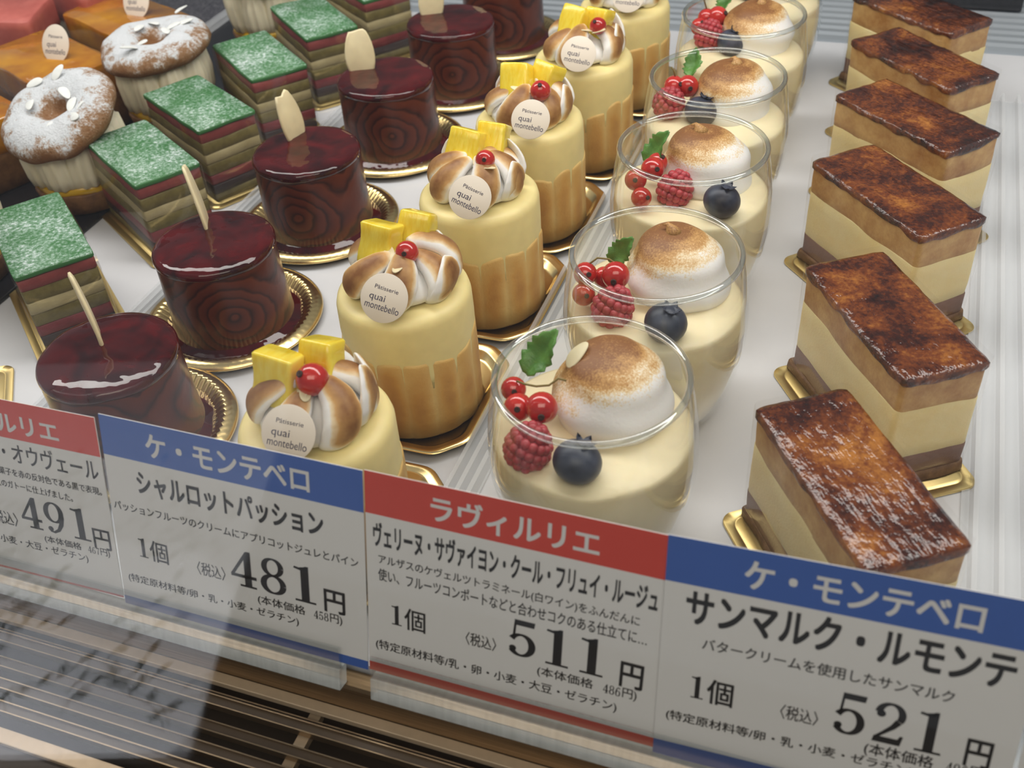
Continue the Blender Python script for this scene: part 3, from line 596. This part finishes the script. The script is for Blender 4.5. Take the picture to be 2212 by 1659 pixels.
# ------------------------------------------------------------------ chocolate cakes
def choc(i, x, y, al, label):
    rnd = random.Random(90+i); n = 144
    def fl(t, q, r, z): return (r+(0.06*math.cos(n/2*t) if 1 <= q <= 5 else 0), z)
    b = B().add(*lathe([(2.75, 0.02), (2.85, 0.08), (3.30, 0.48), (3.38, 0.52), (3.45, 0.56), (3.5, 0.57), (3.72, 0.52), (3.92, 0.40), (3.96, 0.32)], 288, fl, caps=False))
    inner = lathe([(0.01, 0.06), (2.75, 0.06)], 48, caps=False); b.add(*inner)
    o = tag(obj('gold_cup', b, 'gold', loc=(x, y, 0)), 'fluted round gold foil cup under the '+label.split(',')[0].split(' with ')[0].split(' from ')[0].split(' beside ')[0].split(' near ')[0].split(' at the ')[0].split(' in its ')[0].split(' standing ')[0], 'cake cup', 'gold cups under the chocolate cakes')
    md = o.modifiers.new('solid', 'SOLIDIFY'); md.thickness = 0.03*S
    t = thing('chocolate_cake', label, 'cake', (x, y, 0.08), 0, 'glazed chocolate cakes in a row'); H_ = 4.2; R = 2.55
    b = B().add(*lathe([(2.72, 0.0), (2.66, 0.3), (2.60, 1.0), (2.57, 2.0), (2.555, 3.0), (2.55, 3.8), (2.52, 4.0)], 96, lambda th, q, r, z: (r+0.03*noise.noise(Vector((math.cos(th)*1.5, math.sin(th)*1.5, z*0.6+i*4))), z)))
    o = obj('roll_wall', b, 'roll', t, rot=(0, 0, (-0.35, 0.35, -0.15, 0.1, 0.0, -0.25)[i]))
    b = B().add(*lathe([(2.53, 3.72), (2.585, 3.84), (2.58, 3.96), (2.54, 4.06), (2.47, 4.125), (2.36, 4.17), (2.22, 4.205), (2.05, 4.232), (1.8, 4.25), (1.4, 4.255), (0.7, 4.255), (0.01, 4.255)], 96,
        lambda th, q, r, z: (r+(0.02*noise.noise(Vector((math.cos(th)*2, math.sin(th)*2, i)))), z+(0.045*noise.noise(Vector((r*math.cos(th)*0.8, r*math.sin(th)*0.8, i*5.0))) if q > 2 else 0.2*noise.noise(Vector((math.cos(th)*1.6, math.sin(th)*1.6, i*2.0)))*(q == 0)))))
    obj('glaze_top', b, 'glaze', t)
    b = B().add(*lathe([(2.6, 0.0), (3.05, 0.02), (3.1, 0.10), (2.95, 0.22), (2.7, 0.32), (2.6, 0.40)], 96, lambda th, q, r, z: (r+(0.12*noise.noise(Vector((th*3, i, 0))) if 0 < q < 4 else 0), z)))
    obj('glaze_pool', b, 'glaze', t)
    base, top, rz, W_ = al; v = Vector(top)-Vector(base)
    e = v.to_track_quat('Y', 'Z').to_matrix()
    up = v.normalized(); nrm = Vector((math.sin(rz), -math.cos(rz), 0)); nrm = (nrm-up*nrm.dot(up)).normalized(); xx = up.cross(nrm)
    M3 = Matrix((xx, up, nrm)).transposed()
    b_ = Vector(base)-up*0.45
    flake('almond_flake', t, tuple(b_), v.length+0.45, W_, M3.to_euler(), 30+i*3, th=0.16, notch=0.16, curve=0.08)
CK = [(-14.394, 3.467, ((-0.57, 0.41, 4.1), (-1.70, 1.25, 6.9), 2.35, 1.4), 'nearest chocolate cake, partly behind the 491 and 481 yen cards'),
 (-14.605, 11.145, ((-0.86, 0.88, 4.1), (-1.95, 1.80, 6.9), 2.05, 1.4), 'second chocolate cake with its almond flake edge on'),
 (-14.598, 19.403, ((-1.0, 0.95, 4.1), (-1.45, 1.0, 6.75), 1.35, 1.6), 'third chocolate cake with a split narrow almond flake'),
 (-14.333, 27.876, ((-1.5, 0.3, 4.1), (-1.7, 0.8, 6.5), 0.45, 1.8), 'fourth chocolate cake with a broad notched almond flake facing out'),
 (-13.80, 35.8, ((-1.37, 0.43, 4.1), (-1.3, 0.9, 6.6), 0.4, 1.7), 'fifth chocolate cake with dark rings on its side'),
 (-13.3, 43.2, ((-1.3, 0.43, 4.1), (-1.3, 0.9, 6.6), 0.4, 1.7), 'farthest chocolate cake at the top edge beside the vent')]
for i, q in enumerate(CK): choc(i, *q)

# ------------------------------------------------------------------ dessert glasses
GP = [(1.9, 0.0), (2.25, 0.12), (2.62, 0.7), (2.95, 1.6), (3.20, 2.6), (3.32, 3.6), (3.33, 4.5), (3.25, 5.4), (3.12, 6.3), (3.00, 6.95)]
def verrine(i, x, y, D, label):
    rnd = random.Random(10+i)
    t = thing('dessert_glass', label, 'dessert', (x, y, 0.01), 0, 'cream desserts in round glasses')
    th = 0.14
    b = B().add(*lathe(GP, 96, caps=False)); vs, fs = lathe([(0.01, 0.0), (1.9, 0.0)], 96, caps=False); b.add(vs, fs)
    b.add(*lathe([(r-th, max(z, 0.35)) for r, z in GP], 96, caps=False))
    b.add(*lathe([(3.00+0.115*math.cos(a)-0.06, 6.95+0.13*math.sin(a)) for a in [2*PI*k/12 for k in range(13)]], 96, caps=False), mi=1)
    obj('glass', b, ['glass', 'rim'], t)
    ip = [(r-th-0.015, max(z, 0.37)) for r, z in GP if z < 4.8]
    b = B().add(*lathe(ip+[(3.13, 4.75), (3.13, 4.92), (3.0, 4.98), (2.6, 5.0), (1.8, 5.02), (0.9, 5.0), (0.01, 5.0)], 72,
        lambda a, q, r, z: (r, z+(0.09*noise.noise(Vector((r*math.cos(a)*0.7, r*math.sin(a)*0.7, i*3.0))) if z > 4.9 else 0))))
    obj('cream', b, 'savayon', t)
    cx, cy, r0, h, ax, ay = D['mer']
    n, sg = 26, 64; vs = []; at = []
    for q in range(n):
        u = q/(n-1)
        for k in range(sg):
            a = 2*PI*k/sg
            rr = r0*math.sin(PI*(0.32+0.68*u))**0.72*(1.0 if u < 0.15 else 1)/1.0; z = -0.1+h*(1-math.cos(PI*u))/2 if u < 0.999 else h
            rr = r0*(max(0, math.cos(u*PI/2)))**0.72*(0.95+0.06*math.sin(min(1, u*4)*PI/2))
            z = h*math.sin(u*PI/2)**0.95-0.08
            swz = 0.055*math.sin(a*1.0+u*15+i)*(1-u)+0.05*noise.noise(Vector((math.cos(a)*1.5, math.sin(a)*1.5, u*3+i*7)))
            rr *= 1+swz
            px_, py_ = cx+ax*u**1.5+rr*math.cos(a), cy+ay*u**1.5+rr*math.sin(a)
            vs.append((px_, py_, z))
            d_ = math.cos(a-D.get('ta', 2.6))
            at.append(max(0, min(1, (u-0.15)*1.6+0.28*d_+0.05*math.sin(a+u*15+i)+0.07*math.sin(a*1.0+u*34+i*2)*(u > 0.25))))
    b = B().add(vs, grid_faces(n, sg, False, False)+[(q*sg+sg-1, (q+1)*sg+sg-1, (q+1)*sg, q*sg) for q in range(n-1)]+[[(n-1)*sg+k for k in range(sg)]], at=at)
    tip = tube([(cx+ax*0.9, cy+ay*0.9, h-0.25), (cx+ax*1.05, cy+ay*1.0, h-0.02), (cx+ax*1.1-0.12, cy+ay+0.04, h+0.10), (cx+ax*1.1-0.30, cy+ay+0.03, h+0.08)], [0.42, 0.20, 0.09, 0.015], 12)
    if 'alm' not in D: b.add(*tip, at=[0.75]*len(tip[0]))
    obj('meringue', b, 'dollop', t, (0, 0, 4.98))
    for q in D['cur']: berry_currant(t, q[:3], q[3] if len(q) > 3 else 0.46, (rnd.uniform(0.2, 1.5), rnd.uniform(0.2, 1.3)))
    raspberry(t, D['rasp'], 0.74, rnd.uniform(0, 3)); blueberry(t, D['blue'], 0.74, (rnd.uniform(-0.4, 0.2), 0.25))
    mint(t, D['mint'][:3], D['mint'][3], D['mint'][4:])
    if 'stem' in D:
        b = B().add(*tube(D['stem'], 0.035, 7)); obj('stem', b, 'stem', t)
    if 'alm' in D:
        an = Vector(D['alm'][5]).normalized(); ay_ = (Vector((0.25, 0.5, 0.8))-an*an.dot(Vector((0.25, 0.5, 0.8)))).normalized(); mt = Matrix((ay_.cross(an), ay_, an)).transposed()
        flake('almond_flake', t, Vector(D['alm'][:3])-ay_*D['alm'][3]/2+an*0.05, D['alm'][3], D['alm'][4], mt.to_euler(), i, notch=0, th=0.06)
GL = [
 (4.157, 3.576, dict(mer=(0.42, 0.95, 1.92, 2.2, -0.25, 0.45), ta=2.7, cur=[(-2.45, -0.25, 6.15, 0.40), (-2.12, -0.80, 5.95, 0.45), (-1.31, -0.90, 6.2, 0.50)], rasp=(-1.42, -1.95, 5.5), blue=(0.20, -2.25, 5.6), mint=(-2.25, 0.55, 6.15, 1.75, 0.9, 0.2, -0.55),
   stem=[(-2.3, -0.3, 6.55), (-2.0, -0.45, 6.62), (-1.6, -0.5, 6.66), (-1.2, -0.45, 6.75), (-0.95, -0.3, 6.95), (-0.7, -0.3, 6.92)], alm=(-0.70, 0.98, 6.88, 1.0, 0.68, (-0.5, -0.35, 0.79))),
  'nearest dessert glass, its meringue carrying a toasted almond flake'),
 (4.451, 10.657, dict(mer=(0.60, 1.05, 1.88, 2.15, -0.4, 0.35), ta=2.7, cur=[(-2.35, -0.80, 6.2, 0.42), (-1.29, -0.63, 6.2, 0.50), (-2.3, -1.2, 5.6, 0.42), (-1.8, -0.3, 5.8, 0.4)], rasp=(-1.15, -1.5, 5.45), blue=(0.86, -2.11, 5.6), mint=(-1.75, 0.55, 5.9, 1.35, 1.2, 0.5, -0.5),
   stem=[(-2.3, -0.7, 6.5), (-2.0, -0.45, 6.7), (-1.6, -0.4, 6.68), (-1.3, -0.5, 6.6)]), 'second dessert glass from the front, its meringue with a curled tip'),
 (4.069, 18.473, dict(mer=(0.45, 1.15, 1.88, 2.15, -0.5, 0.2), ta=2.7, cur=[(-1.49, -0.59, 6.1, 0.48), (-2.0, -1.35, 5.95, 0.45), (-1.42, -0.06, 6.1, 0.42), (-1.6, -2.0, 5.55, 0.42)], rasp=(-0.45, -0.98, 5.5), blue=(1.55, -1.60, 5.6), mint=(-1.9, 0.2, 5.9, 1.7, 1.1, 0.3, -0.9)),
  'third dessert glass, its blueberry at the front right'),
 (3.76, 25.173, dict(mer=(0.50, 1.15, 1.88, 2.15, 0.05, 0.3), ta=3.4, cur=[(-2.05, 0.45, 6.1, 0.48), (-1.44, 0.58, 6.1, 0.5)], rasp=(-2.1, -0.3, 5.6), blue=(-0.57, -0.6, 5.5), mint=(-1.5, 1.7, 6.0, 1.5, 0.7, -0.3, -0.2),
   stem=[(-2.0, 0.45, 6.5), (-2.1, 0.5, 6.8), (-2.2, 0.45, 7.0)]), 'fourth dessert glass with a flat mint leaf left of the meringue'),
 (3.626, 32.53, dict(mer=(0.55, 1.2, 1.88, 2.15, 0.05, 0.3), ta=3.4, cur=[(-1.52, 1.4, 6.2, 0.52), (-2.1, 1.4, 6.1, 0.46), (-2.35, 0.9, 5.8, 0.45)], rasp=(-1.75, 0.4, 5.6), blue=(-0.48, -0.1, 5.5), mint=(-1.4, 2.3, 6.1, 1.4, 0.7, -0.3, -0.2),
   stem=[(-2.1, 1.4, 6.5), (-2.3, 1.5, 7.0), (-2.4, 1.4, 7.3)]), 'fifth dessert glass, cut by the upper frame edge'),
 (3.5, 39.8, dict(mer=(0.55, 1.2, 1.88, 2.15, 0.05, 0.3), ta=3.0, cur=[(-1.52, 1.4, 6.2, 0.52)], rasp=(-1.75, 0.4, 5.6), blue=(-0.48, -0.1, 5.5), mint=(-1.4, 2.3, 6.1, 1.4, 0.7, -0.3, -0.2)), 'farthest dessert glass, only its lower wall in view'),
]
for i, q in enumerate(GL): verrine(i, *q)

# ------------------------------------------------------------------ caramel slices
def wrap(t, hx, hy, z0, z1, name='clear_film', rad=0.3):
    out = rrect(hx, hy, rad, 5); b = B().add(*loft([[(px, py, z0) for px, py in out], [(px, py, z1) for px, py in out]], False, False))
    return obj(name, b, 'film', t)
def gold_board(x, y, rz, hx, hy, label, group):
    b = B(); o1 = rrect(hx, hy, 0.5, 6)
    def L(s_, z): return [(px-s_*(px/hx), py-s_*(py/hy), z) for px, py in o1]
    b.add(*loft([L(0.02, 0.02), L(0, 0.05), L(0, 0.10), L(0.02, 0.13), L(0.28, 0.13), L(0.31, 0.105), L(0.35, 0.105), L(0.38, 0.13)]))
    tag(obj('gold_board', b, 'gold_board', loc=(x, y, 0), rot=(0, 0, rz), auto=50), label, 'cake board', group)
def caramel(i, x, y, rz, label):
    gold_board(x-0.05, y-0.45, rz, 4.05, 2.08, 'flat gold cake board under the '+label.split(',')[0].split(' with ')[0].split(' from ')[0].split(' beside ')[0].split(' near ')[0].split(' at the ')[0].split(' in its ')[0].split(' standing ')[0], 'gold boards under the caramel slices')
    t = thing('caramel_slice', label, 'cake', (x, y, 0.14), rz, 'caramelised layer slices in a row'); hx, hy = 3.5, 1.57; sd = i*11.3
    def lay(nm, m_, z0, z1, g=0.0, wob=0.1, amp=0.04, nz=4): obj(nm, B().add(*rough_box(hx+g, hy+g, z0, z1, seed=sd+z0, amp=amp, wob=wob, rad=0.28, nz=nz)), m_, t)
    lay('crumb_base', 'crumb', 0.0, 0.42, 0.10, 0.0, 0.22); lay('chocolate_cream', 'choc_cream', 0.34, 1.34, 0.0, 0.06); lay('vanilla_cream', 'vanilla', 1.22, 3.45, -0.01, 0.14)
    lay('sponge_layer', 'sponge_top', 3.3, 4.72, -0.02, 0.05)
    n, mm = 44, 22; vs = []
    for q in range(n):
        for k in range(mm):
            u, v = q/(n-1)*2-1, k/(mm-1)*2-1; px_, py_ = u*(hx+0.02), v*(hy+0.02)
            cr = 0.16; 
            ed = min((1-abs(u))*hx, (1-abs(v))*hy); z = 4.80+0.07*min(1, ed/0.25)+0.05*noise.noise(Vector((px_*0.8+sd, py_*0.8, 0)))+0.03*noise.noise(Vector((px_*2.6+sd, py_*2.6, 4)))
            vs.append((px_*(1-0.03*max(0, abs(v)-0.85)*6), py_*(1-0.04*max(0, abs(u)-0.93)*8), z))
    rim = [q*mm for q in range(n)]+[(n-1)*mm+k for k in range(1, mm)]+[q*mm+mm-1 for q in range(n-2, -1, -1)]+[k for k in range(mm-2, 0, -1)]
    fs = grid_faces(n, mm); o_ = len(vs); vs += [(vs[r][0]*1.0, vs[r][1]*1.0, 4.55+0.18*noise.noise(Vector((vs[r][0]*1.3+sd, vs[r][1]*1.3, 7)))) for r in rim]
    fs += [(rim[k], rim[(k+1) % len(rim)], o_+(k+1) % len(rim), o_+k) for k in range(len(rim))]
    obj('caramel_top', B().add(vs, fs), 'caramel', t)
    wrap(t, hx+0.09, hy+0.09, 0.55, 5.0)
CS = [(12.079, 3.735, -0.976, 'nearest caramel slice, cut off by the 521 yen card'), (12.50, 12.0, -0.985, 'second caramel slice with the darkest glossy brown top'),
 (12.0, 20.58, -0.83, 'third caramel slice from the front with a black burnt patch'), (12.35, 27.454, -0.74, 'fourth caramel slice with a pale corner at its right end'),
 (12.33, 33.8, -0.78, 'fifth caramel slice with a blackened glossy strip on top'), (11.9, 40.3, -0.70, 'farthest caramel slice standing in front of the back vent')]
for i, q in enumerate(CS): caramel(i, *q)

# ------------------------------------------------------------------ green layer cakes
def green(i, x, y, rz, label):
    gold_board(x, y, rz, 3.75, 2.1, 'flat gold cake board under the '+label.split(',')[0].split(' with ')[0].split(' from ')[0].split(' beside ')[0].split(' near ')[0].split(' at the ')[0].split(' in its ')[0].split(' standing ')[0], 'gold boards under the green cakes')
    t = thing('layer_cake', label, 'cake', (x, y, 0.14), rz, 'green topped layer cakes in a row'); hx, hy = 3.15, 1.6; sd = i*5.7
    z = 0.0
    for nm, m_, h in (('sponge_layer', 'olive', 0.42), ('chocolate_layer', 'dark', 0.5), ('jelly_layer', 'berry', 0.55), ('sponge_layer', 'olive', 0.62), ('cream_layer', 'pale', 0.55), ('sponge_layer', 'olive', 0.62), ('jelly_layer', 'pink', 0.55)):
        obj(nm, B().add(*rough_box(hx, hy, z, z+h+0.03, seed=sd+z, amp=0.05, wob=0.06, rad=0.12, nz=2)), m_, t); z += h
    obj('green_top', B().add(*rough_box(hx+0.05, hy+0.05, z, z+0.26, seed=sd, amp=0.06, wob=0.07, rad=0.15, nz=2)), 'green', t)
    wrap(t, hx+0.12, hy+0.12, 0.1, z+0.12, rad=0.2)
GC = [(-22.75, 9.9, -0.68, 'nearest green topped layer cake at the left edge'), (-22.65, 17.45, -0.56, 'second green topped layer cake beside the black tray'),
 (-22.9, 22.95, -0.53, 'third green topped layer cake in its row'), (-22.8, 29.1, -0.68, 'fourth green topped layer cake, in front of a choux tart'),
 (-22.4, 34.9, -0.72, 'fifth green topped layer cake near the upper edge'), (-21.9, 40.9, -0.64, 'farthest green topped layer cake, behind the fifth chocolate cake')]
for i, q in enumerate(GC): green(i, *q)
gold_board(-21.8, 1.6, -0.9, 3.75, 2.1, 'empty flat gold cake board behind the 491 yen card', 'gold boards under the green cakes')

# ------------------------------------------------------------------ choux tarts
def choux(i, x, y, lean, label):
    rnd = random.Random(70+i)
    t = thing('choux_tart', label, 'cake', (x, y, 0.23), 0, 'sugared choux tarts in a row')
    b = B().add(*lathe([(2.15, 0), (2.3, 0.1), (2.55, 1.15), (2.5, 1.25), (2.3, 1.2), (0.01, 1.15)], 60, lambda a, q, r, z: (r+0.07*noise.noise(Vector((math.cos(a)*3, math.sin(a)*3, z*2+i))), z+0.06*noise.noise(Vector((a*3, i, 1))))))
    obj('tart_shell', b, 'tart', t)
    b = B().add(*lathe([(2.3, 1.0), (2.46, 1.25), (2.42, 1.5), (2.0, 1.65), (0.01, 1.7)], 48, lambda a, q, r, z: (r+0.06*math.sin(a*7), z+0.05*math.sin(a*5)))); obj('custard', b, 'custard', t)
    b = B()
    for k in range(9):
        a = 2*PI*k/9
        def rf(th, q, r, z): return (r*(1+0.07*math.cos(12*th)), z)
        v, f = lathe([(0.55, 0.0), (0.95, 0.25), (1.02, 0.8), (0.98, 1.8), (0.75, 2.7), (0.01, 2.85)], 48, rf); b.add(v, f, mat=Matrix.Translation((1.55*math.cos(a), 1.55*math.sin(a), 1.42)) @ Matrix.Rotation(0.12, 4, Vector((-math.sin(a), math.cos(a), 0))))
    obj('piped_cream', b, 'piped', t)
    prof = [(0.55, 0.15), (1.2, -0.05), (2.2, -0.05), (2.95, 0.25), (3.22, 0.7), (2.9, 1.2), (2.1, 1.5), (1.4, 1.5), (0.85, 1.2), (0.55, 0.75), (0.35, 0.6), (0.01, 0.58)]
    vs, fs = lathe(prof, 72, lambda a, q, r, z: (r*(1+0.06*noise.noise(Vector((math.cos(a)*1.6, math.sin(a)*1.6, z+i*4)))), z+0.22*noise.noise(Vector((r*math.cos(a)*0.8, r*math.sin(a)*0.8, i*6.0+z*0.3)))))
    at = []
    for k in range(72):
        for q, (r, z) in enumerate(prof): at.append([0, 0, 0, 0.05, 0.24, 0.52, 0.76, 0.80, 0.62, 0.25, 0.12, 0.1][q])
    o = obj('choux_lid', B().add(vs, fs, at=at), 'choux', t, (0, 0, 4.0), sub=1); o.rotation_euler = lean
    for k in range(9):
        a = rnd.uniform(0, 2*PI); r = rnd.uniform(0.9, 2.4)
        flake('almond_flake', o, (r*math.cos(a), r*math.sin(a), 1.40+rnd.uniform(0.02, 0.12)), 0.95, 0.55, (rnd.uniform(-0.35, 0.35), rnd.uniform(-0.35, 0.35), rnd.uniform(0, 6)), k+i*20, 'dust_almond', 0.06, 0)
for i, q in enumerate([(-29.6, 10.9, (0.1, 0.0, 0), 'nearest choux tart, mostly outside the left edge'), (-28.2, 19.0, (0.34, -0.05, 0), 'sugar dusted choux tart with a hollow centre, left of the second green cake'),
    (-28.4, 27.6, (0.06, -0.06, 0.3), 'sugar dusted choux tart left of the third green cake'), (-28.4, 39.4, (0.1, 0.0, 2.0), 'farthest choux tart behind the fourth green cake')]): choux(i, *q)

# ------------------------------------------------------------------ apricot and pink cakes
def apricot(i, x, y, rz, hx, hy, tagp, label):
    t = thing('apricot_cake', label, 'cake', (x, y, 0.23), rz, 'orange glazed apricot cakes')
    obj('sponge_base', B().add(*rough_box(hx, hy, 0, 2.2, seed=i, amp=0.06, wob=0.0, rad=0.3)), 'tart', t)
    obj('apricot_top', B().add(*rough_box(hx+0.03, hy+0.03, 2.0, 3.85, seed=i+4, amp=0.10, wob=0.12, rad=0.45)), 'apricot', t)
    if tagp: name_tag(t, tagp, 0.95, 0, 1.05, -rz, 1.15)
    wrap(t, hx+0.12, hy+0.12, 0.1, 3.7, rad=0.4)
apricot(0, -35.7, 26.6, -0.42, 3.9, 2.35, (0.7, 0.6, 4.55), 'orange glazed apricot cake behind the hollow choux tart')
apricot(1, -34.6, 33.2, -0.42, 4.2, 2.35, (0.3, 0.7, 4.55), 'farthest orange glazed apricot cake behind the second sugared choux')
apricot(2, -36.2, 19.9, -0.42, 3.6, 2.1, (0.9, 0.9, 4.45), 'orange glazed apricot cake cut off at the left edge')
def pink(i, x, y, rz, label):
    t = thing('pink_cake', label, 'cake', (x, y, 0.23), rz, 'salmon pink sponge cakes')
    obj('cream_body', B().add(*rough_box(3.0, 2.3, 0, 2.5, seed=i, amp=0.04, rad=0.3)), 'beige', t)
    obj('filling_layer', B().add(*rough_box(3.02, 2.32, 2.42, 2.85, seed=i+2, amp=0.1, rad=0.3, wob=0.15)), 'tart', t)
    obj('pink_top', B().add(*rough_box(3.08, 2.38, 2.75, 4.6, seed=i+5, amp=0.08, rad=0.4, wob=0.15)), 'salmon', t)
    wrap(t, 3.2, 2.5, 0.1, 4.4)
pink(0, -42.6, 30.6, 0.35, 'salmon pink topped cake at the top left corner')
pink(1, -40.6, 36.8, -0.25, 'salmon pink topped cake behind the orange glazed cake')

# ------------------------------------------------------------------ front glass
b = B(); up = Vector((0, math.sin(TILT), math.cos(TILT))); nn = Vector((0, -math.cos(TILT), math.sin(TILT))); o0 = Vector((0, -11.6, -3.8))
b.add([o0+Vector((x, 0, 0))+up*v+nn*q for q in (0, 0.4) for v in (0, 46) for x in (-75, 45)], [(0, 1, 3, 2), (4, 6, 7, 5), (0, 4, 5, 1), (2, 3, 7, 6), (0, 2, 6, 4), (1, 5, 7, 3)])
tag(obj('front_glass', b, 'pane', smooth=False), 'clear sloping front glass of the display case', 'glass pane', kind='structure')

# ------------------------------------------------------------------ the shop side of the glass, seen only as a reflection in it
b = B().add(*box_pts(-220, 160, -260, 70, -97, -95)); tag(obj('floor', b, 'shop_floor', smooth=False), 'brown shop floor in front of the display case', 'floor', kind='structure')
t = thing('patterned_board', 'pale grey board printed with dark curling vines, reflected at lower left', 'board', (-45.5, -70-0.866*9.5, -40+0.5*9.5))
X = -Vector((math.cos(0.33), 0, 0))-Vector((0, -0.866, 0.5))*math.sin(0.33); Y = Vector((-math.sin(0.33), 0, 0))+Vector((0, -0.866, 0.5))*math.cos(0.33)
t.rotation_euler = Matrix((X, Y, X.cross(Y))).transposed().to_euler()
b = B().add(*box_pts(0, 75, -7, 60, -1, 0)); obj('panel', b, 'board', t, smooth=False)
rnd = random.Random(5); b = B()
for k in range(46):
    x, y = rnd.uniform(-48, -2), rnd.uniform(-5, 30); a = rnd.uniform(0.9, 2.2); cv = rnd.choice((-1, 1))*rnd.uniform(0.10, 0.22); pts = []
    for q in range(20):
        pts.append((x, y)); x += 0.6*math.cos(a); y += 0.6*math.sin(a); a += cv*(1 if q < 12 else 2.2)*(1 if q % 20 < 9 else -0.6)
        x = min(-0.4, max(-74, x)); y = min(59, max(-6, y))
        if q % 4 == 2:
            la = a+rnd.choice((-1, 1))*rnd.uniform(0.5, 1.1); L = rnd.uniform(1.2, 2.0); ox, oy = x, y
            if -72 < ox < -3 and -4 < oy < 57:
                out = [(ox+L*u*math.cos(la)-s_*L*0.24*math.sin(PI*u)*math.sin(la), oy+L*u*math.sin(la)+s_*L*0.24*math.sin(PI*u)*math.cos(la), 0.02) for s_, us in ((1, [0, .2, .4, .6, .8, 1]), (-1, [.8, .6, .4, .2])) for u in us]
                b.add([(-q[0], q[1], q[2]) for q in out], [tuple(range(len(out)))])
    v, f = stroke(pts, [0.16]*20); b.add([(-p[0], p[1], 0.015) for p in v], f)
obj('vine_print', b, 'vine', t, smooth=False)
b = B()
for x in (60, 15): b.add(*box_pts(x-1.5, x+1.5, 0, 3, -60, -1))
obj('legs', b, 'vine', t, smooth=False)
